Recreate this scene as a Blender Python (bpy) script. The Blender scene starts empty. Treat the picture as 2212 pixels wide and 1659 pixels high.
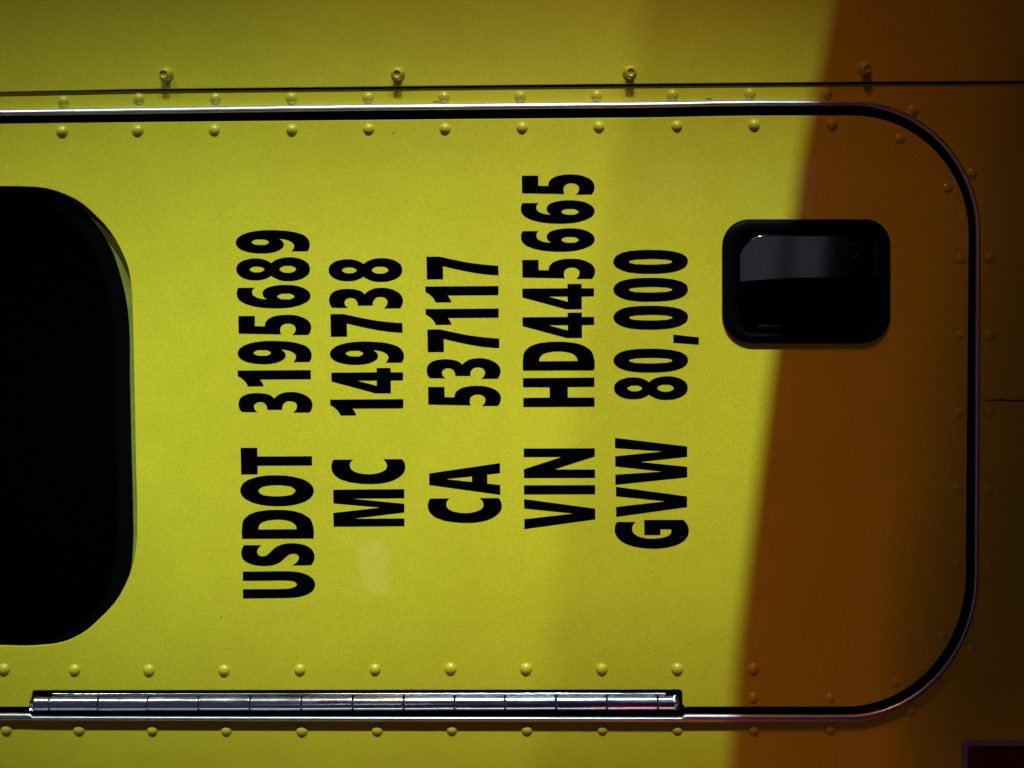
import bpy, bmesh, math, random
from mathutils import Matrix, Vector, Euler

# ------------------------------------------------------------------ units
# panel coordinates: u to the photo's right, v to the photo's top, w out of the truck side (metres)
# the photograph is turned a quarter: the photo's left is the world's up
S = 0.73/2212.0           # metres per picture unit on the door skin
CX, CY = 1106.0, 829.5
D = 0.75                  # lens to door skin
H = 1.75                  # height of the picture centre above the road
R = Matrix(((0,1,0),(0,0,-1),(-1,0,0)))   # panel axes -> world axes
ORI = Vector((0,0,H))
def U(px, py, w=0.0):     # point of the panel system
    return Vector(((px-CX)*S, (CY-py)*S, w))
def A(px, py, w=0.0):     # same, for a feature read off the photo that lies w in front of the skin
    k = (D-w)/D
    return Vector(((px-CX)*S*k, (CY-py)*S*k, w))
def Wd(v): return ORI + R @ Vector(v)

sc = bpy.context.scene
# ------------------------------------------------------------------ camera
cd = bpy.data.cameras.new('camera'); cam = bpy.data.objects.new('camera', cd)
sc.collection.objects.link(cam); sc.camera = cam
cd.sensor_width = 36; cd.lens = 36*D/0.73; cd.clip_start = 0.02; cd.clip_end = 200
cam.matrix_world = Matrix.Translation(Wd((0,0,D))) @ R.to_4x4()
# ------------------------------------------------------------------ world and exposure
wd = bpy.data.worlds.new('World'); sc.world = wd; wd.use_nodes = True
wt = wd.node_tree; bg = wt.nodes['Background']; bg.inputs[1].default_value = 0.28
tcw = wt.nodes.new('ShaderNodeTexCoord'); sx = wt.nodes.new('ShaderNodeSeparateXYZ'); rm = wt.nodes.new('ShaderNodeMapRange'); cr = wt.nodes.new('ShaderNodeValToRGB')
rm.inputs[1].default_value = -1; rm.inputs[2].default_value = 1
wt.links.new(tcw.outputs['Generated'], sx.inputs[0]); wt.links.new(sx.outputs['Z'], rm.inputs[0])
wt.links.new(rm.outputs[0], cr.inputs[0]); wt.links.new(cr.outputs[0], bg.inputs[0])
el = cr.color_ramp.elements    # dim ground, faint horizon, blue night sky
el[0].position = 0.0; el[0].color = (0.004,0.003,0.010,1)
el[1].position = 1.0; el[1].color = (0.020,0.026,0.075,1)
for ps, c in [(0.40,(0.013,0.009,0.036,1)),(0.52,(0.024,0.019,0.066,1)),(0.66,(0.10,0.112,0.24,1)),(0.74,(0.06,0.07,0.16,1)),(0.85,(0.015,0.016,0.05,1))]:
    e = el.new(ps); e.color = c
sc.view_settings.view_transform = 'Standard'; sc.view_settings.look = 'None'
sc.view_settings.exposure = 0; sc.view_settings.gamma = 1; sc.view_settings.use_curve_mapping = False
# ------------------------------------------------------------------ lamps
def aim(o, pos, target, up=(0,0,1)):
    z = (Vector(pos)-Vector(target)).normalized()
    x = Vector(up).cross(z).normalized(); y = z.cross(x)
    M = Matrix((x,y,z)).transposed()
    o.matrix_world = Matrix.Translation(Wd(pos)) @ (R @ M).to_4x4()
def lamp(name, kind, pos, target, color, power, **kw):
    l = bpy.data.lights.new(name, kind); o = bpy.data.objects.new(name, l); sc.collection.objects.link(o)
    l.color = color; l.energy = power
    scale = kw.pop('scale', None); up = kw.pop('up', (1,0,0))
    for k, v in kw.items(): setattr(l, k, v)
    aim(o, pos, target, up)
    if scale: o.matrix_world = o.matrix_world @ Matrix.Diagonal((*scale,1))
    return o
KU = U(1250,829.5).x
KEY = (KU, 4.4, 2.9)
lamp('yard_lamp', 'SPOT', KEY, U(1090,890), (0.64,0.93,1.0), 1440, spot_size=math.radians(17), spot_blend=1.0,
     shadow_soft_size=0.065, scale=(0.225,1.0,1.0))
lamp('second_yard_lamp', 'SPOT', (U(4500,0).x,4.4,2.9), U(950,900), (0.75,0.9,0.9), 380, spot_size=math.radians(12), spot_blend=1.0,
     shadow_soft_size=0.11, scale=(0.42,1.0,1.0))
lamp('sodium_lamp', 'AREA', (U(20,0).x,2.2,1.45), U(1500,960), (1.0,0.29,0.04), 0.225, shape='RECTANGLE', size=0.62, size_y=0.08, spread=math.radians(17))
lamp('left_fill', 'AREA', (-1.9,3.0,2.0), U(60,900), (1.0,0.90,0.76), 0.17, shape='DISK', size=0.07, spread=math.radians(12))  # added fill, brightens the left end and the hinge highlights
lamp('red_fill', 'AREA', (1.6,0.4,1.3), U(2000,700), (1.0,0.08,0.015), 0.34, shape='DISK', size=0.5)  # added soft fill that turns the dark right side redder
lamp('patch_reflection_light', 'AREA', (-0.372,-0.475,2.0), U(800,1220), (1.0,0.95,0.75), 0.22, shape='RECTANGLE', size=0.15, size_y=0.10, up=(1,0.1,0))  # added panel, its reflection makes the bright patch under the MC number
lamp('tail_lamp', 'AREA', (U(1750,0).x,-1.15,0.38), U(1400,1500), (1.0,0.03,0.06), 0.32, shape='RECTANGLE', size=0.45, size_y=0.06)
lamp('paddle_reflection_light', 'AREA', (0.44,0.585,2.0), U(1640,560), (0.78,0.86,1.0), 0.105, shape='RECTANGLE', size=0.30, size_y=0.17, up=(1,-0.22,0))  # added panel, there to give the paddle its grey reflection
lamp('paddle_reflection_light', 'AREA', (0.70,0.585,2.0), U(1740,560), (0.78,0.86,1.0), 0.105, shape='RECTANGLE', size=0.30, size_y=0.20, up=(1,-0.22,0))  # second added panel, the gap between them reflects as a dark band

# ------------------------------------------------------------------ materials
def mat(name, base, rough=0.5, metal=0.0, coat=0.0, coat_rough=0.03, bump=None, vary=None, spec=0.5, rvary=None):
    m = bpy.data.materials.new(name); m.use_nodes = True; nt = m.node_tree; b = nt.nodes['Principled BSDF']
    b.inputs['Base Color'].default_value = (*base,1); b.inputs['Roughness'].default_value = rough
    b.inputs['Metallic'].default_value = metal; b.inputs['Coat Weight'].default_value = coat
    b.inputs['Coat Roughness'].default_value = coat_rough; b.inputs['Specular IOR Level'].default_value = spec
    tc = nt.nodes.new('ShaderNodeTexCoord')
    def noise(scale, detail=2, rough_=0.5, stretch=None):
        n = nt.nodes.new('ShaderNodeTexNoise'); n.inputs['Scale'].default_value = scale
        n.inputs['Detail'].default_value = detail; n.inputs['Roughness'].default_value = rough_
        if stretch:
            mp = nt.nodes.new('ShaderNodeMapping'); mp.inputs['Scale'].default_value = stretch
            nt.links.new(tc.outputs['Object'], mp.inputs[0]); nt.links.new(mp.outputs[0], n.inputs['Vector'])
        else: nt.links.new(tc.outputs['Object'], n.inputs['Vector'])
        return n
    if vary:
        prev = None
        for scale, amt, det in vary:
            n = noise(scale, det)
            r = nt.nodes.new('ShaderNodeMapRange'); r.inputs[1].default_value = 0.25; r.inputs[2].default_value = 0.75
            r.inputs[3].default_value = 1-amt; r.inputs[4].default_value = 1+amt
            nt.links.new(n.outputs[0], r.inputs[0])
            if prev is None: prev = r.outputs[0]
            else:
                mu = nt.nodes.new('ShaderNodeMath'); mu.operation = 'MULTIPLY'
                nt.links.new(prev, mu.inputs[0]); nt.links.new(r.outputs[0], mu.inputs[1]); prev = mu.outputs[0]
        vm = nt.nodes.new('ShaderNodeVectorMath'); vm.operation = 'SCALE'; vm.inputs[0].default_value = base
        nt.links.new(prev, vm.inputs['Scale']); nt.links.new(vm.outputs[0], b.inputs['Base Color'])
    if rvary:
        scale, lo, hi, st = rvary; n = noise(scale, 4, 0.6, st)
        r = nt.nodes.new('ShaderNodeMapRange'); r.inputs[1].default_value = 0.3; r.inputs[2].default_value = 0.7
        r.inputs[3].default_value = lo; r.inputs[4].default_value = hi
        nt.links.new(n.outputs[0], r.inputs[0]); nt.links.new(r.outputs[0], b.inputs['Roughness'])
    if bump:
        prev = None
        for scale, dist, st in bump:
            n = noise(scale, 3, 0.5, st); bp = nt.nodes.new('ShaderNodeBump')
            bp.inputs['Strength'].default_value = 1.0; bp.inputs['Distance'].default_value = dist
            nt.links.new(n.outputs[0], bp.inputs['Height'])
            if prev: nt.links.new(prev, bp.inputs['Normal'])
            prev = bp.outputs[0]
        nt.links.new(prev, b.inputs['Normal']); 
        nt.links.new(prev, b.inputs['Coat Normal'])
    return m
YEL = (0.66,0.545,0.022)
M_paint = mat('yellow_paint', YEL, 0.42, spec=0.2, coat=0.2, coat_rough=0.06, vary=[(1050,0.13,1),(9,0.05,2),(45,0.025,3)],
              bump=[(420,0.000015,None),(14,0.0008,None)])
M_flange = mat('shaded_flange_paint', (0.21,0.22,0.03), 0.6, spec=0.1, vary=[(80,0.2,3)])  # yellow paint darkened, the shade of the recess put into its colour
M_bolt = mat('yellow_paint_fittings', YEL, 0.38, coat=0.5, coat_rough=0.10, vary=[(600,0.06,1)], bump=[(900,0.00002,None)])
M_black = mat('black_vinyl', (0.0006,0.0006,0.0006), 0.8, spec=0.0)
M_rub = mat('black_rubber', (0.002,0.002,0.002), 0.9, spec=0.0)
M_alu = mat('aluminium_trim', (0.74,0.75,0.80), 0.38, metal=1.0, rvary=(60,0.32,0.50,(1,6,6)), bump=[(500,0.00003,(0.25,1,1)),(80,0.00008,None)])
M_steel = mat('stainless_hinge', (0.80,0.81,0.83), 0.20, metal=1.0, rvary=(120,0.12,0.26,(0.3,2,2)), bump=[(200,0.00003,(0.2,1,1))])
M_glass = mat('black_glass', (0.0005,0.0005,0.0005), 0.1, spec=0.02)
M_plast = mat('black_handle_plastic', (0.002,0.002,0.003), 0.42, spec=0.03, bump=[(1500,0.00001,None)])
M_gloss = mat('gloss_black_paddle', (0.002,0.002,0.003), 0.12, spec=0.5, bump=[(30,0.00010,None)])
M_red = mat('dark_red_plastic', (0.09,0.006,0.007), 0.5, spec=0.1, vary=[(300,0.1,2)])
M_grey = mat('grey_plate_border', (0.30,0.26,0.30), 0.6, spec=0.1, vary=[(300,0.12,2)])
M_dark = mat('dark_matte', (0.02,0.02,0.02), 0.8, vary=[(40,0.3,3)])

# ------------------------------------------------------------------ helpers
col = sc.collection
def link(o, parent=None, label=None):
    col.objects.link(o)
    if parent is not None: o.parent = parent
    if label: o['label'] = label
    return o
def meshobj(name, verts, faces, m, parent, smooth=False, label=None):
    me = bpy.data.meshes.new(name); me.from_pydata([tuple(v) for v in verts], [], faces); me.validate()
    bm = bmesh.new(); bm.from_mesh(me); bmesh.ops.recalc_face_normals(bm, faces=bm.faces); bm.to_mesh(me); bm.free()
    me.materials.append(m)
    if smooth:
        for p in me.polygons: p.use_smooth = True
    return link(bpy.data.objects.new(name, me), parent, label)
def sheet(name, loops, w0, thick, m, parent, bevel=0.0, label=None):
    """flat plate filled between closed outlines (list of 2-D panel points); its face lies at w0"""
    cu = bpy.data.curves.new(name, 'CURVE'); cu.dimensions = '2D'; cu.fill_mode = 'BOTH'
    cu.extrude = max(thick/2-bevel, 0); cu.bevel_depth = bevel; cu.bevel_resolution = 2
    cu.offset = -bevel
    for lp in loops:
        sp = cu.splines.new('POLY'); sp.points.add(len(lp)-1); sp.use_cyclic_u = True
        for i, p in enumerate(lp): sp.points[i].co = (p[0], p[1], 0, 1)
    tmp = bpy.data.objects.new(name, cu); col.objects.link(tmp)
    bpy.context.view_layer.update()
    dg = bpy.context.evaluated_depsgraph_get()
    me = bpy.data.meshes.new_from_object(tmp.evaluated_get(dg)); me.name = name
    bpy.data.objects.remove(tmp); bpy.data.curves.remove(cu)
    me.transform(Matrix.Translation((0,0,w0-thick/2)))
    me.materials.clear(); me.materials.append(m)
    for p in me.polygons: p.use_smooth = False; p.material_index = 0
    return link(bpy.data.objects.new(name, me), parent, label)
def smooth_path(pts, seg=7, closed=True):
    """pts: (x,y) smooth or (x,y,1) corner; returns a sampled outline"""
    n = len(pts); P = [Vector((p[0],p[1])) for p in pts]; C = [len(p) > 2 for p in pts]
    T = []
    for i in range(n):
        a, b, c = P[i-1], P[i], P[(i+1)%n]
        d1 = (b-a).length or 1; d2 = (c-b).length or 1
        t = (b-a)/d1*d2/(d1+d2) + (c-b)/d2*d1/(d1+d2)
        T.append(t.normalized() if t.length else t)
    out = []
    for i in range(n if closed else n-1):
        j = (i+1)%n; a, b = P[i], P[j]; L = (b-a).length
        if C[i] and C[j]: out.append(a.copy()); continue
        ch = (b-a).normalized()
        t0 = T[i]; t1 = T[j]
        if C[i]: t0 = (2*ch.dot(t1)*ch - t1).normalized() if ch.dot(t1) > 0.2 else ch
        if C[j]: t1 = (2*ch.dot(t0)*ch - t0).normalized() if ch.dot(t0) > 0.2 else ch
        b0 = a + t0*L*0.36; b1 = b - t1*L*0.36
        for k in range(seg):
            s = k/seg
            out.append(a*(1-s)**3 + b0*3*s*(1-s)**2 + b1*3*s*s*(1-s) + b*s**3)
    return out
def U2(p, w=0): v = A(p[0], p[1], w); return (v.x, v.y)
def lerpt(tab, x):
    if x <= tab[0][0]: return tab[0][1]
    for (a, b), (c, d) in zip(tab, tab[1:]):
        if x <= c: return b + (d-b)*(x-a)/(c-a)
    return tab[-1][1]

# ------------------------------------------------------------------ the truck
truck = bpy.data.objects.new('truck', None); col.objects.link(truck)
truck.matrix_world = Matrix.Translation(ORI) @ R.to_4x4(); truck.empty_display_size = 0.1
truck['label'] = 'yellow riveted truck side with a sleeper door, black registration numbers and a dark window'
truck['category'] = 'truck'

def edge(top, xc1, xr1, yc1, xr2, yc2, xc2, bot, xl=-260):
    """outline running along the top, round two corners and back along the bottom"""
    pts = []
    for k in range(31):
        x = xl + (xc1-xl)*k/30; pts.append((x, lerpt(top, x)))
    y0 = lerpt(top, xc1)
    for k in range(1, 25):
        a = math.pi/2*k/24; pts.append((xc1 + (xr1-xc1)*math.sin(a), yc1 - (yc1-y0)*math.cos(a)))
    for k in range(1, 13): s = k/12; pts.append((xr1+(xr2-xr1)*s, yc1+(yc2-yc1)*s))
    y1 = lerpt(bot, xc2)
    for k in range(1, 25):
        a = math.pi/2*k/24; pts.append((xc2 + (xr2-xc2)*math.cos(a), yc2 + (y1-yc2)*math.sin(a)))
    for x in [1790,1740,1680,1600,1540,1500,1484,1478,1474,1466]+list(range(1400,99,-60))+[76,70,66,62,54,30,0,-80,-160,xl]:
        pts.append((x, lerpt(bot, x)))
    return pts
E_door = edge([(-260,271),(0,266),(768,259),(1426,253),(1591,249.5),(1840,249)], 1840, 2093, 505, 2087, 1240, 1826, [(0,1527),(1828,1527)])
E_in   = edge([(-260,255),(0,250.5),(768,240),(1426,233),(1591,229),(1840,228.5)], 1840, 2107, 505, 2104, 1240, 1830, [(0,1540),(1475,1542),(1828,1543)])
E_out  = edge([(-260,241),(0,236),(768,225),(1426,219),(1591,216),(1840,216)], 1840, 2119, 505, 2115, 1242, 1828, [(0,1556),(600,1558),(1475,1560),(1828,1559)])

SEAM = [(-260,201.5),(0,198),(300,192),(768,187),(1262,181.5),(1591,178.5),(1900,176),(2212,174.5),(2600,172)]
seam = [(x, lerpt(SEAM, x)) for x in range(-260, 2601, 65)]

# lower side panel round the door opening
outer = [(p[0], p[1]-25) for p in seam] + [(2600,2100),(-260,2100)]
opening = [(x, y) for (x, y) in edge([(-260,248),(0,243),(768,233),(1426,226),(1840,222)], 1840, 2112, 505, 2109, 1240, 1828, [(0,1549),(1828,1550)], xl=-262)]
contour = outer[:len(seam)] + [(2600,2100),(-262,2100)] + list(reversed(opening)) + [(-262,200)]
side = sheet('side_panel', [[U2(p) for p in contour]], 0.0, 0.002, M_paint, truck, 0.0)
back = meshobj('inner_wall', [U(-260,150,-0.022),U(2300,150,-0.022),U(2300,1700,-0.022),U(-260,1700,-0.022)], [(0,1,2,3)], M_rub, truck)
# upper panel, lapped over the side panel along the seam
up_o = [U2(p, 0.0022) for p in seam] + [U2((2600,-460)), U2((-260,-460))]
upper = sheet('upper_panel', [up_o], 0.0022, 0.0014, M_paint, truck, 0.0003)

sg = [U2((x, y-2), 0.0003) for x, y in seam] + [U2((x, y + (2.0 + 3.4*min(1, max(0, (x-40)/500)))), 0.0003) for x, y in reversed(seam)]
sheet('seam_shadow_strip', [sg], 0.0003, 0.0002, M_rub, truck)  # black strip added to deepen the shadow under the lapped edge
# ------------------------------------------------------------------ door skin
def rc(cx, cy, r, a0, a1, n=5):
    return [(cx+r*math.cos(math.radians(a0+(a1-a0)*k/n)), cy+r*math.sin(math.radians(a0+(a1-a0)*k/n))) for k in range(n+1)]
def rrect(x0, y0, x1, y1, rads, n=10):
    tl, tr, br, bl = rads; p = []
    p += rc(x0+tl, y0+tl, tl, 180, 270, n); p += rc(x1-tr, y0+tr, tr, 270, 360, n)
    p += rc(x1-br, y1-br, br, 0, 90, n); p += rc(x0+bl, y1-bl, bl, 90, 180, n)
    return p
DW = 0.0022
door_pts = []
for p in E_door:
    door_pts.append(p)
cut = [i for i, p in enumerate(door_pts) if p[1] > 1500 and p[0] < 1476 and i > 80][0]
head = door_pts[:cut]
notch = [(1480,1527),(1474.5,1522)] + rc(1466,1498,8,0,-90,5) + [(76,1491.5)] + rc(76,1498.5,7,-90,-180,4) + [(64,1527)] + [(-20,1527),(-260,1527)]
door_loop = head + notch
W1 = [(-260*1.82,734),(0,734),(100,735),(180,742),(250,763),(310,793),(376,848),(434,913),(477,986),(506,1062),(517,1134),(521,1224),
      (528,1500),(534,1800),(539,2060),(538,2120),(534,2165),(521,2231),(499,2289),(459,2362),(430,2398),(398,2430),(325,2492),(253,2526),(145,2542),(0,2542),(-260*1.82,2540)]
win = [(p.x/1.8228, p.y/1.8228) for p in smooth_path(W1, 6, closed=False)] + [(-260,2540/1.8228)]
door = None
# the window opening runs off the picture on the left, so the skin is cut open there
loop = [U2(p, DW) for p in door_loop]
wl = [U2(p, DW) for p in win]
# close: top-left start of the door ... bottom-left end, then up round the window opening
loop_all = loop + [ (loop[-1][0], wl[-1][1]) ] + list(reversed(wl)) + [ (loop[0][0], wl[0][1]) ]
pocket_hole = [U2(p, DW) for p in rrect(1586,496,1909,728,(46,46,46,46))]
door = sheet('door', [loop_all, pocket_hole], DW, 0.0020, M_paint, truck, 0.0005)

# window: recessed painted flange, rubber seal and glass
WR = -0.0055
sealp = [(-260*1.82,700),(0,712),(150,730),(260,780),(366,868),(418,945),(440,985),(462,1045),(480,1110),(496,1180),(503,1230),(511,1500),(518,1800),(523,2000),(524,2060),(524,2110),(523,2150),
         (520,2200),(512,2250),(500,2300),(470,2375),(405,2450),(330,2512),(250,2548),(140,2562),(0,2562),(-260*1.82,2562)]
seal = [(p.x/1.8228, p.y/1.8228) for p in smooth_path(sealp, 5, closed=False)]
fl_out = [(-258,360),(150,370),(300,470),(330,700),(335,1200),(280,1400),(100,1440),(-258,1440)]
fl = [U2(p, WR) for p in fl_out] + [U2(p, WR) for p in reversed(seal)]
flange = sheet('window_flange', [fl], WR, 0.001, M_flange, door)
sl = sheet('window_seal', [[U2(p, WR+0.0006) for p in seal] + [U2((-270,1400), WR+0.0006), U2((-270,400), WR+0.0006)]], WR+0.0006, 0.001, M_rub, door)
gl_in = [((p[0]-60)*0.985+30, (p[1]-895)*0.965+895) for p in seal]
sheet('window_glass', [[U2(p, WR+0.0008) for p in gl_in] + [U2((-275,1380), WR+0.0008), U2((-275,420), WR+0.0008)]], WR+0.0012, 0.0008, M_glass, door)

# ------------------------------------------------------------------ gasket and trim
def strip(name, Ea, Eb, prof, m, parent, app=True):
    """loft of a cross-section between two matched outlines; prof: (fraction across, height)"""
    vs, fs = [], []; n = len(Ea); k = len(prof)
    for a, b in zip(Ea, Eb):
        for t, w in prof:
            vs.append(A(a[0]+(b[0]-a[0])*t, a[1]+(b[1]-a[1])*t, w))
    for i in range(n-1):
        for j in range(k-1):
            q = i*k+j; fs.append((q, q+1, q+k+1, q+k))
    return meshobj(name, vs, fs, m, parent, smooth=True)
strip('door_gasket', E_door, E_in, [(-0.3,-0.004),(0.1,-0.0035),(0.4,-0.0025),(0.75,-0.0025),(1.0,-0.001),(1.3,-0.001)], M_rub, truck)
prof = [(0,-0.004),(0,0.0030)] + [(0.5-0.5*math.cos(math.pi*k/10), 0.0035+0.0030*math.sin(math.pi*k/10)**0.8) for k in range(0,11)] + [(1,0.0030),(1,-0.0015)]
# trim: full width except along the hinge, where the rolled lip is narrower
E_in2 = [ (x, y) if not (y > 1500 and x < 1476) else (x, y + (6.5 if x > 67 else 0)) for (x, y) in E_in ]
frame = strip('door_trim', E_in2, E_out, prof, M_alu, truck)

# ------------------------------------------------------------------ hinge
hinge = bpy.data.objects.new('hinge', None); link(hinge, truck)
def cyl(name, x0, x1, yc0, yc1, r, wc, m, parent, n=28, chamfer=0.0006, round0=0.0, round1=0.0, dent=0.0):
    a = A(x0, yc0, wc+r*0.6); b = A(x1, yc1, wc+r*0.6); a.z = b.z = wc
    ax = (b-a); L = ax.length; ax.normalize(); side_ = Vector((0,0,1)); up_ = side_.cross(ax)
    secs = []
    if round0: secs += [(round0*(1-math.cos(t)), r*(0.35+0.65*math.sin(t))) for t in [0.0,0.35,0.7,1.1,1.57]]
    else: secs += [(0, r-chamfer), (chamfer*0.35, r-chamfer*0.35), (chamfer, r)]
    secs += [(chamfer*1.8, r), (L*0.3, r), (L*0.5, r*(1-dent)), (L*0.7, r), (L-chamfer*1.8, r)]
    if round1: secs += [(L-round1*(1-math.cos(t)), r*(0.35+0.65*math.sin(t))) for t in [1.57,1.1,0.7,0.35,0.0]]
    else: secs += [(L-chamfer, r), (L-chamfer*0.35, r-chamfer*0.35), (L, r-chamfer)]
    vs, fs = [], []
    for t, rr in secs:
        for k in range(n):
            q = 2*math.pi*k/n; vs.append(a + ax*t + side_*math.cos(q)*rr + up_*math.sin(q)*rr)
    for i in range(len(secs)-1):
        for k in range(n):
            fs.append((i*n+k, i*n+(k+1)%n, (i+1)*n+(k+1)%n, (i+1)*n+k))
    fs.append(tuple(range(n))); fs.append(tuple((len(secs)-1)*n+k for k in range(n)))
    return meshobj(name, vs, fs, m, parent, smooth=True)
XS = [63,106.5,212,319,429,540,651,762,872,982,1091,1201,1311,1421,1469]
def hy(x): return 1522.0 - 2.6*(x-63)/(1469-63)
random.seed(4)
for i, (a, b) in enumerate(zip(XS, XS[1:])):
    r = 17.4*S
    cyl('knuckle', a+1.2, b-1.2, hy(a)+random.uniform(-.35,.35), hy(b)+random.uniform(-.35,.35), r, -0.0012+random.uniform(-1,1)*0.00012, M_steel, hinge,
        round0=0.0035 if i == 0 else 0, round1=0.002 if i == len(XS)-2 else 0, chamfer=0.0004, dent=0.001)
cyl('pin', 66, 1466, hy(66), hy(1466), 9*S, -0.0035, M_dark, hinge)
# hinge leaf running under the door skin: a thin bright edge above the knuckles
cyl('leaf', 112, 1440, 1500.2, 1499.2, 2.6*S, 0.0008, M_steel, hinge, n=16)
well = [U2(p,-0.006) for p in [(40,1480),(1490,1480),(1490,1552),(40,1552)]]
sheet('hinge_well', [well], -0.0075, 0.001, M_rub, hinge)

# ------------------------------------------------------------------ rivets and screws
def dome_mesh(name, r, h, m, n=24, rings=7, flatten=0.0):
    vs = [(0,0,h)]; fs = []
    Rs = (r*r+h*h)/(2*h)
    amax = math.asin(min(1, r/Rs)) if h <= r else math.pi/2
    for j in range(1, rings+1):
        a = amax*j/rings; rr = Rs*math.sin(a); z = h-Rs*(1-math.cos(a))
        for k in range(n): vs.append((rr*math.cos(2*math.pi*k/n), rr*math.sin(2*math.pi*k/n), z))
    for k in range(n): vs.append((r*math.cos(2*math.pi*k/n), r*math.sin(2*math.pi*k/n), -0.0005))
    for k in range(n): fs.append((0, 1+k, 1+(k+1)%n))
    for j in range(rings):
        for k in range(n):
            a = 1+j*n; fs.append((a+k, a+n+k, a+n+(k+1)%n, a+(k+1)%n))
    me = bpy.data.meshes.new(name); me.from_pydata(vs, [], fs); me.materials.append(m)
    for p in me.polygons: p.use_smooth = True
    return me
rv = dome_mesh('rivet', 12.9*S, 7.6*S, M_bolt)
rv2 = dome_mesh('rivet_small', 11.4*S, 4.6*S, M_bolt)
def rivets(pts, w, parent, me, group):
    for (x, y) in pts:
        o = bpy.data.objects.new('rivet', me); link(o, parent); o['group'] = group
        o.location = A(x, y, w) ; o.rotation_euler = (random.uniform(-.05,.05), random.uniform(-.05,.05), random.uniform(0,6))
        s = random.uniform(0.96,1.04); o.scale = (s, s, s*random.uniform(.92,1.06))
outer_r = [(137,219),(300,213.5),(465,212.5),(629,211.5),(795,210.5),(959,209.5),(1124,208),(1289,207),(1453,205),(1620,203),(1786,201),(1971,239),(2099,374),
           (2137,556),(2137,724),(2137,890),(2134,1054),(2134,1217),(2097,1398),(1967,1532),(1793,1574),(1628,1576)]
outer_r += [(14,1576),(171,1576),(329,1577),(489,1578),(652,1578),(815,1576),(976,1575),(1138,1575),(1301,1575),(1463,1575)]
door_r = [(134,284),(297,282),(463,281),(630,280.5),(796,278.5),(961,278),(1128,276),(1294,274),(1462,272.5),(1629,270),(1797,268)]
door_s = [(1945,299),(2047,405),(2076,560),(2074,725),(2071,892),(2068,1056),(2067,1222),(2036,1372),(1935,1474),(1792,1507),(1627,1508)]
door_b = [(8,1446),(161,1447),(321,1448),(484,1448),(648,1446.5),(810,1446),(973,1445),(1136,1445),(1300,1445),(1463,1445),(1627,1445)]
rivets(outer_r, 0.0, side, rv, 'rivets along the outside of the door trim')
rivets(door_r+door_b, DW, door, rv, 'rivets along the door edges')
rivets(door_s, DW, door, rv2, 'rivets along the door edges')

def lathe(prof, n, m, name, hexr=None):
    vs, fs = [], []
    for i, (r, z) in enumerate(prof):
        for k in range(n):
            a = 2*math.pi*k/n; rr = r
            if hexr and r > hexr: rr = r
            vs.append((rr*math.cos(a), rr*math.sin(a), z))
    for i in range(len(prof)-1):
        for k in range(n): fs.append((i*n+k, i*n+(k+1)%n, (i+1)*n+(k+1)%n, (i+1)*n+k))
    fs.append(tuple((len(prof)-1)*n+k for k in range(n)))
    me = bpy.data.meshes.new(name); me.from_pydata(vs, [], fs); me.materials.append(m); me.validate()
    bm = bmesh.new(); bm.from_mesh(me); bmesh.ops.recalc_face_normals(bm, faces=bm.faces); bm.to_mesh(me); bm.free()
    for p in me.polygons: p.use_smooth = True
    return me
scm = lathe([(15.3*S,-0.001),(15.0*S,0.0009),(14.0*S,0.0016),(11.5*S,0.0023),(10.0*S,0.0028),(9.5*S,0.0036),(9.3*S,0.0066),(8.7*S,0.0073),(7.6*S,0.0074),(6.6*S,0.0069),(4*S,0.0066),(1.0*S,0.0068)], 28, M_bolt, 'screw')
for i, (x, y, tx, ty) in enumerate([(360,161,0.10,-0.10),(860,160,0.02,-0.14),(1360,157,0,-0.14),(1867,148,-0.03,-0.14)]):
    o = bpy.data.objects.new('screw', scm); link(o, upper); o.location = A(x, y, 0.0022); o['group'] = 'screws above the panel seam'
    o.rotation_euler = (0.24+0.03*(i%2), (0.0,-0.03,0.02,0.0)[i], 0)

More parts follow.
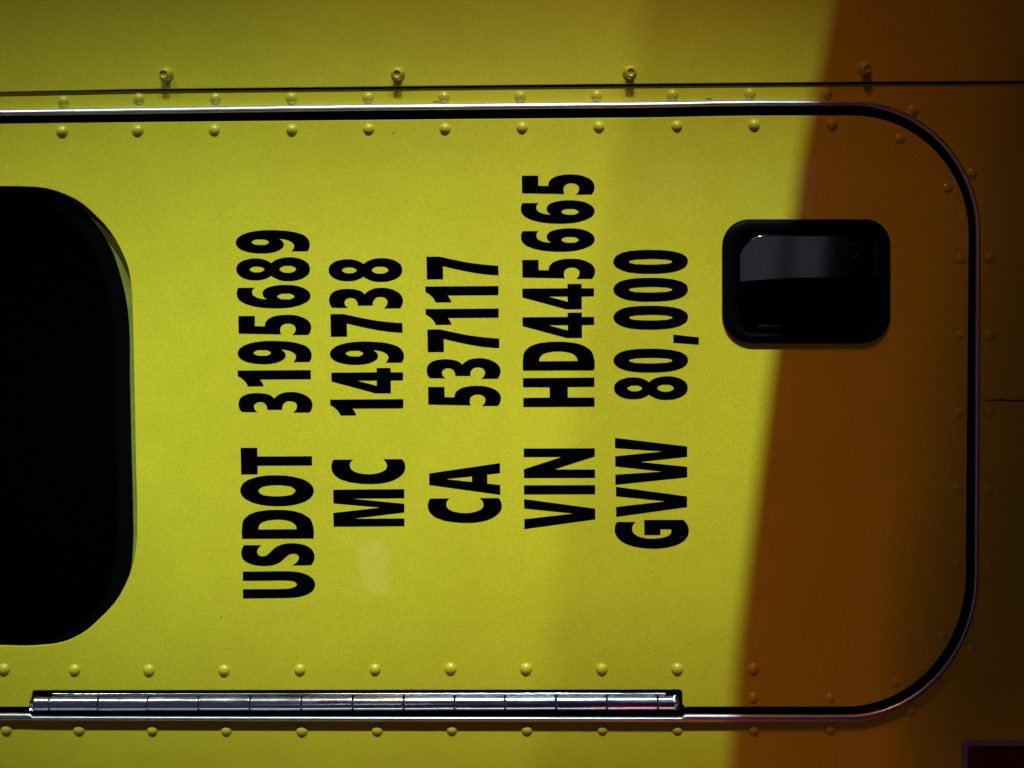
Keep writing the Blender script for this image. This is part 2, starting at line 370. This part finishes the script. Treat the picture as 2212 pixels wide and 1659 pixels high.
# ------------------------------------------------------------------ lettering
c = 1
G = {
'9': [[(1290,450,c),(1318,400),(1326,340),(1310,275),(1250,205),(1130,155),(980,125),(820,112),(700,108),(560,112),(420,128),(290,158),(190,205),(135,258),(118,310),(132,360),(180,410),(260,448),(380,475),(540,487),(680,478),(790,450),(870,405),(900,365),(900,325),(880,290),(850,265),(818,248,c),(900,254),(980,275),(1040,308),(1068,345),(1070,385),(1055,420),(1028,452,c)],
      [(378,302),(420,268),(520,258),(620,268),(660,302),(625,338),(520,350),(420,338)]],
'8': [[(700,648,c),(750,608),(850,570),(980,552),(1120,564),(1240,608),(1310,670),(1330,742),(1310,815),(1240,878),(1130,920),(990,938),(850,925),(760,890),(694,850,c),(630,890),(540,917),(430,926),(310,912),(205,868),(145,810),(127,745),(145,680),(205,625),(300,587),(430,570),(550,580),(640,612)],
      [(345,748),(385,712),(465,700),(545,712),(585,748),(545,785),(465,798),(385,785)],
      [(833,746),(875,702),(967,688),(1060,702),(1102,746),(1060,788),(967,804),(875,788)]],
'6': [[(163,1050,c),(143,1085),(134,1140),(145,1200),(190,1260),(280,1310),(400,1347),(560,1373),(750,1382),(920,1378),(1080,1355),(1215,1310),(1305,1255),(1338,1190),(1320,1125),(1265,1075),(1180,1035),(1060,1010),(910,1003),(770,1014),(665,1037),(590,1075),(556,1125),(560,1170),(585,1205),(636,1238,c),(540,1230),(450,1203),(400,1167),(386,1120),(395,1080),(420,1048,c)],
      [(795,1190),(835,1155),(935,1143),(1040,1156),(1077,1191),(1040,1225),(935,1238),(835,1224)]],
'5': [[(160,18,c),(428,16,c),(432,183,c),(593,187,c),(603,125),(645,72),(715,33),(815,8),(950,-2),(1080,5),(1200,36),(1290,85),(1338,145),(1350,205),(1338,265),(1303,323,c),(1045,325,c),(1080,285),(1097,235),(1088,190),(1050,155),(970,138),(893,155),(852,195),(843,240),(857,315,c),(165,302,c)]],
'1': [[(148,908,c),(1343,900,c),(1343,1047,c),(507,1052,c),(545,1098),(572,1162,c),(318,1165,c),(282,1102),(228,1045),(150,995,c)]],
'3': [[(745,1365,c),(785,1325),(870,1280),(1000,1258),(1130,1268),(1250,1308),(1335,1372),(1370,1450),(1362,1520),(1325,1590,c),(1060,1593,c),(1098,1550),(1117,1495),(1105,1447),(1060,1415),(1000,1405),(930,1420),(890,1465),(880,1545,c),(628,1547,c),(622,1485),(590,1442),(515,1420),(445,1440),(415,1485),(425,1535),(470,1585,c),(220,1582,c),(180,1530),(165,1470),(174,1400),(215,1340),(290,1300),(400,1279),(520,1278),(620,1291),(690,1316)]],
'T': [[(197,97,c),(467,95,c),(473,238,c),(1363,233,c),(1365,382,c),(476,386,c),(474,527,c),(206,529,c)]],
'O': [[(192,800),(217,710),(290,637),(400,590),(560,556),(750,545),(950,553),(1110,580),(1255,628),(1352,700),(1392,792),(1365,880),(1275,955),(1130,1010),(980,1038),(820,1048),(650,1040),(480,1013),(330,960),(228,885)],
      [(487,798),(530,745),(640,715),(790,704),(940,714),(1050,745),(1093,795),(1050,848),(940,878),(790,888),(640,880),(530,850)]],
'D': [[(225,1580,c),(220,1400),(240,1290),(310,1208),(440,1147),(600,1118),(790,1108),(970,1117),(1130,1145),(1260,1200),(1345,1275),(1378,1365),(1385,1575,c)],
      [(492,1430,c),(492,1385),(525,1330),(600,1292),(700,1272),(810,1266),(930,1276),(1035,1308),(1095,1360),(1110,1405),(1108,1425,c)]],
'S': [[(255,690,c),(535,690,c),(490,735),(467,790),(478,838),(520,866),(580,870),(635,845),(695,790),(770,725),(870,680),(1000,660),(1150,668),(1275,702),(1365,768),(1403,850),(1396,930),(1345,1015,c),(1035,1020,c),(1100,980),(1142,925),(1147,880),(1120,842),(1060,828),(990,843),(930,890),(850,960),(740,1010),(600,1027),(450,1018),(330,983),(240,920),(210,848),(214,770)]],
'U': [[(232,1122,c),(600,1119),(900,1116),(1070,1122),(1210,1147),(1325,1198),(1395,1265),(1412,1335),(1388,1415),(1310,1480),(1180,1525),(1010,1548),(860,1552),(550,1555),(237,1558,c),(235,1410,c),(600,1408),(880,1405),(1000,1395),(1080,1370),(1115,1335),(1095,1297),(1040,1274),(950,1267),(600,1268),(233,1270,c)]],
'7': [[(170,1065,c),(385,1063,c),(620,1115),(850,1160),(1080,1190),(1345,1212,c),(1348,1365,c),(1150,1352),(950,1325),(750,1287),(440,1215,c),(443,1430,c),(178,1432,c)]],
'4': [[(185,693,c),(925,688,c),(923,618,c),(1153,616,c),(1156,688,c),(1356,688,c),(1357,816,c),(1157,820,c),(1158,1028,c),(910,1030,c),(188,835,c)],
      [(600,822,c),(925,820,c),(927,908,c)]],
'C': [[(222,248,c),(538,245,c),(500,290),(487,350),(508,402),(570,445),(670,474),(790,485),(910,475),(1010,446),(1075,402),(1095,347),(1080,295),(1033,240,c),(1340,240,c),(1380,300),(1393,370),(1372,450),(1300,525),(1180,590),(1020,630),(810,643),(600,630),(430,598),(300,545),(215,465),(187,380),(195,305)]],
'M': [[(215,738,c),(1375,730,c),(1378,875,c),(488,882,c),(1378,968,c),(1377,1108,c),(510,1213,c),(1378,1207,c),(1380,1332,c),(225,1340,c),(217,1118,c),(1005,1028,c),(220,960,c)]],
'A': [[(207,348,c),(1363,180,c),(1365,340,c),(1155,365,c),(1157,515,c),(1367,537,c),(1367,695,c),(207,535,c)],
      [(460,440,c),(905,395,c),(905,487,c)]],
'H': [[(163,783,c),(1328,773,c),(1330,922,c),(893,928,c),(895,1100,c),(1330,1100,c),(1332,1248,c),(168,1253,c),(168,1105,c),(598,1100,c),(596,930,c),(163,930,c)]],
'N': [[(175,108,c),(1335,103,c),(1335,235,c),(665,450,c),(1338,450,c),(1340,585,c),(178,588,c),(178,445,c),(800,243,c),(175,245,c)]],
'I': [[(178,708,c),(1340,705,c),(1342,852,c),(180,855,c)]],
'V': [[(180,932,c),(1343,1090,c),(1343,1262,c),(186,1422,c),(183,1262,c),(1005,1168,c),(183,1085,c)]],
'0': [[(106,575),(130,512),(200,455),(330,412),(500,392),(730,385),(950,395),(1120,420),(1240,460),(1308,515),(1323,575),(1300,640),(1220,700),(1100,740),(920,765),(700,773),(480,765),(310,738),(190,690),(125,637)],
      [(363,578),(430,549),(560,538),(730,532),(900,538),(1010,549),(1065,575),(1010,606),(900,618),(720,625),(540,620),(420,608)]],
',': [[(1083,155,c),(1500,200,c),(1500,318,c),(1083,287,c)]],
'W': [[(137,532,c),(1312,410,c),(1310,240,c),(525,160,c),(1310,75,c),(1309,-92,c),(130,-232,c),(131,-68,c),(930,-12,c),(133,68,c),(135,232,c),(930,318,c),(137,368,c)]],
'G': [[(165,1140,c),(468,1142,c),(425,1190),(411,1250),(425,1310),(480,1360),(570,1395),(700,1412),(830,1408),(950,1385),(1028,1345),(1050,1302),(1045,1258,c),(873,1258,c),(873,1352,c),(610,1353,c),(607,1107,c),(1235,1105,c),(1292,1155),(1328,1230),(1335,1300),(1310,1385),(1240,1460),(1120,1520),(960,1560),(770,1575),(590,1565),(400,1528),(260,1470),(170,1390),(128,1300),(130,1210)]],
}
Z = 4.1475
LINES = [
 ('USDOT 3195689', [('U',900,1980,0,0),('S',900,1980,0,0),('D',900,1740,0,0),('O',900,1740,0,0),('T',900,1740,0,0),('3',900,1240,0,0),('1',900,1240,0,0),
    ('9',900,1240,31,315),('5',900,1240,0,0),('6',900,880,0,0),('8',900,880,0,0),('9',900,880,0,0)]),
 ('MC 149738', [('M',1260,1750,0,0),('C',1260,1750,0,0),('1',1260,1300,18,226),('4',1260,1300,0,0),('9',1260,1300,45,77),('7',1260,980,0,0),('3',1260,980,-15,-623),('8',1260,980,14,-401)]),
 ('CA 537117', [('C',1640,1780,-1,511),('A',1640,1780,0,0),('5',1640,1280,28,993),('3',1640,1280,2,-718),('7',1640,1280,6,-993),('1',1640,980,-1,74),('1',1640,980,-4,-294),('7',1640,980,-8,-937)]),
 ('VIN HD445665', [('V',2020,1740,0,0),('I',2020,1740,0,0),('N',2020,1740,0,0),('H',2020,1300,0,0),('D',2020,1300,-59,-921),('4',2020,1000,-31,340),('4',2020,1000,-34,-128),
    ('5',2020,1000,-11,80),('6',2020,660,-4,-12),('6',2020,660,-6,-470),('5',2020,660,-18,114)]),
 ('GVW 80,000', [('G',2390,1780,0,0),('V',2390,1780,-35,-366),('W',2390,1780,0,0),('8',2390,1280,-12,283),('0',2390,1280,0,0),(',',2390,1280,0,0),('0',2390,960,0,626),('0',2390,960,-1,170),('0',2390,960,-2,-286)]),
]
for txt, gl in LINES:
    word, number = txt.split(' ')
    for part, glyphs in ((word, gl[:len(word)]), (number, gl[len(word):])):
        loops = []
        for ch, ox, oy, dx, dy in glyphs:
            for cont in G[ch]:
                loops.append([U2(((ox+(p.x+dx)/Z)/1.82278, (oy+(p.y+dy)/Z)/1.82278), DW) for p in smooth_path(cont)])
        sheet('lettering', loops, DW+0.0002, 0.00015, M_black, door, label='black lettering reading '+part)

# ------------------------------------------------------------------ door handle
def loft(name, rings, m, parent, cap=True, smooth=True):
    vs, fs = [], []; n = len(rings[0][0])
    for ring, w in rings:
        for i, p in enumerate(ring):
            ww = w(p) if callable(w) else w
            vs.append(A(p[0], p[1], ww))
    for i in range(len(rings)-1):
        for k in range(n): fs.append((i*n+k, i*n+(k+1)%n, (i+1)*n+(k+1)%n, (i+1)*n+k))
    if cap: fs.append(tuple((len(rings)-1)*n+k for k in range(n)))
    return meshobj(name, vs, fs, m, parent, smooth=smooth)
handle = bpy.data.objects.new('door_handle', None); handle.location.z = 0.0021; link(handle, truck, 'black plastic paddle handle with a round key lock')
def hr(i, e=0):  # outline shrunk by i
    return rrect(1558.5+i, 474.5+i, 1921.5-i, 742-i, (58-i*.6, 55-i*.6, 62-i*.6, 66-i*.6))
loft('bezel', [(hr(0),0.0002),(hr(0.6),0.0020),(hr(2.5),0.0034),(hr(6),0.0042),(hr(14),0.0045),(hr(22),0.0042),(rrect(1590,500,1905,724,(44,44,44,44)),0.0032),(rrect(1592,503,1903,722,(42,42,42,42)),-0.002)], M_plast, handle, cap=False)
loft('pocket', [(rrect(1588,499,1907,726,(44,44,44,44)),-0.0018),(rrect(1592,503,1903,722,(42,42,42,42)),-0.020)], M_rub, handle, cap=True)
# paddle: glossy plate, gently convex, covering the upper part of the pocket
def pw(p):
    x = (p[0]-1595)/300.0; y = (p[1]-507)/130.0
    return 0.0026 + 0.0022*math.sin(min(max(x,0),1)*2.4) + (p[1]-507)*S*0.06
pv, pf = [], []
nx, ny = 48, 24
outl_top = lambda x: 507 + (1.0-math.sqrt(max(0,1-((1655-x)/60.0)**2)))*60 if x < 1655 else (507 + 1.0*(x-1655)/240)
for i in range(nx+1):
    x = 1594.0 + (1897-1594)*(i/nx)**1.15
    yt = outl_top(max(x,1595.5)); yb = 612 - 8*min(1,(x-1594)/120)
    if x > 1860: yt += (1-math.sqrt(max(0,1-((x-1860)/38.0)**2)))*38
    for j in range(ny+1):
        y = yt + (yb-yt)*j/ny
        pv.append(A(x, y, pw((x,y))))
for i in range(nx):
    for j in range(ny):
        q = i*(ny+1)+j; pf.append((q, q+1, q+ny+2, q+ny+1))
paddle = meshobj('paddle', pv, pf, M_gloss, handle, smooth=True)
so = paddle.modifiers.new('thickness', 'SOLIDIFY'); so.thickness = 0.0016; so.offset = -1
M_lock = mat('dark_lock_metal', (0.045,0.04,0.04), 0.35, metal=1.0)
lk = lathe([(16*S,0),(16*S,0.0012),(14.5*S,0.0019),(12*S,0.0015),(10.5*S,0.0004),(2*S,0.0004)], 30, M_lock, 'lock_cylinder')
lo = bpy.data.objects.new('lock_cylinder', lk); link(lo, handle); lo.location = A(1840,543,0.0042)
loft('pocket_lip', [(rrect(1630,700,1750,716,(8,8,8,8)),-0.012),(rrect(1634,702,1746,714,(6,6,6,6)),-0.003),(rrect(1638,704,1742,711,(3,3,3,3)),-0.0022)], M_plast, handle)

# ------------------------------------------------------------------ small things on the side panel
plate = sheet('marker_plate', [[U2(p,0.0008) for p in rrect(2077,1599.5,2420,1760,(5,5,5,5),4)]], 0.0008, 0.0007, M_grey, truck, 0.0002)
sheet('red_face', [[U2(p,0.0012) for p in rrect(2091,1612,2404,1745,(8,8,8,8),4)]], 0.0012, 0.0004, M_red, plate)
sheet('panel_joint', [[U2(p,0.0004) for p in [(2128,863.6),(2150,864),(2158,863),(2167,862),(2176,864),(2300,864.5),(2300,866),(2176,866.5),(2168,866),(2158,865.8),(2128,864.8)]]], 0.0004, 0.0003, M_rub, truck)
for (x, y, a, b) in [(850,287.5,2,1.6),(942,218,9,1.1),(1533,212,8,1.1),(1021,1109,3,2.2),(1270,100,1.2,1),(478,1332,1.3,1.0),(1490,1390,1.2,1.2),(700,560,1,0.8)]:
    host = side if y < 240 else door
    sheet('paint_chip', [[U2((x+a*math.cos(t*1.047+.3)*random.uniform(.7,1.2), y+b*math.sin(t*1.047+.3)*random.uniform(.7,1.2)), DW) for t in range(6)]], (DW if y > 240 else 0)+0.0002, 0.0001, M_dark, host)

# ------------------------------------------------------------------ unseen blocker added to cast the shade on the lower end of the door
def on_ray(px, py, f):
    p = U(px, py); k = Vector(KEY); return p + (k-p)*f
F = 0.11
ea = on_ray(1575,1700,F); eb = on_ray(1592,1400,F); ec = on_ray(1652,900,F); ed = on_ray(1729,330,F); ee = on_ray(1815,-80,F)
edge_pts = [ea, eb, ec, ed, ee]; wide = 0.42
vs = []
for p in edge_pts: vs += [p, p+Vector((wide,0,0))]
vs2 = [v+Vector((0,0,0.018)) for v in vs]
n = len(edge_pts); fs = []
for i in range(n-1):
    fs += [(2*i,2*i+1,2*i+3,2*i+2), (2*n+2*i,2*n+2*i+2,2*n+2*i+3,2*n+2*i+1),
           (2*i,2*i+2,2*n+2*i+2,2*n+2*i),(2*i+1,2*n+2*i+1,2*n+2*i+3,2*i+3)]
fs += [(0,2*n,2*n+1,1),(2*n-2,2*n-1,4*n-1,4*n-2)]
me = bpy.data.meshes.new('shadow_blocker'); me.from_pydata([tuple(Wd(v)) for v in vs+vs2], [], fs); me.materials.append(M_dark)
bo = bpy.data.objects.new('shadow_blocker', me); col.objects.link(bo)
bo['label'] = 'unseen dark blocker added to shade the lower end of the truck door'; bo['category'] = 'shadow_blocker'
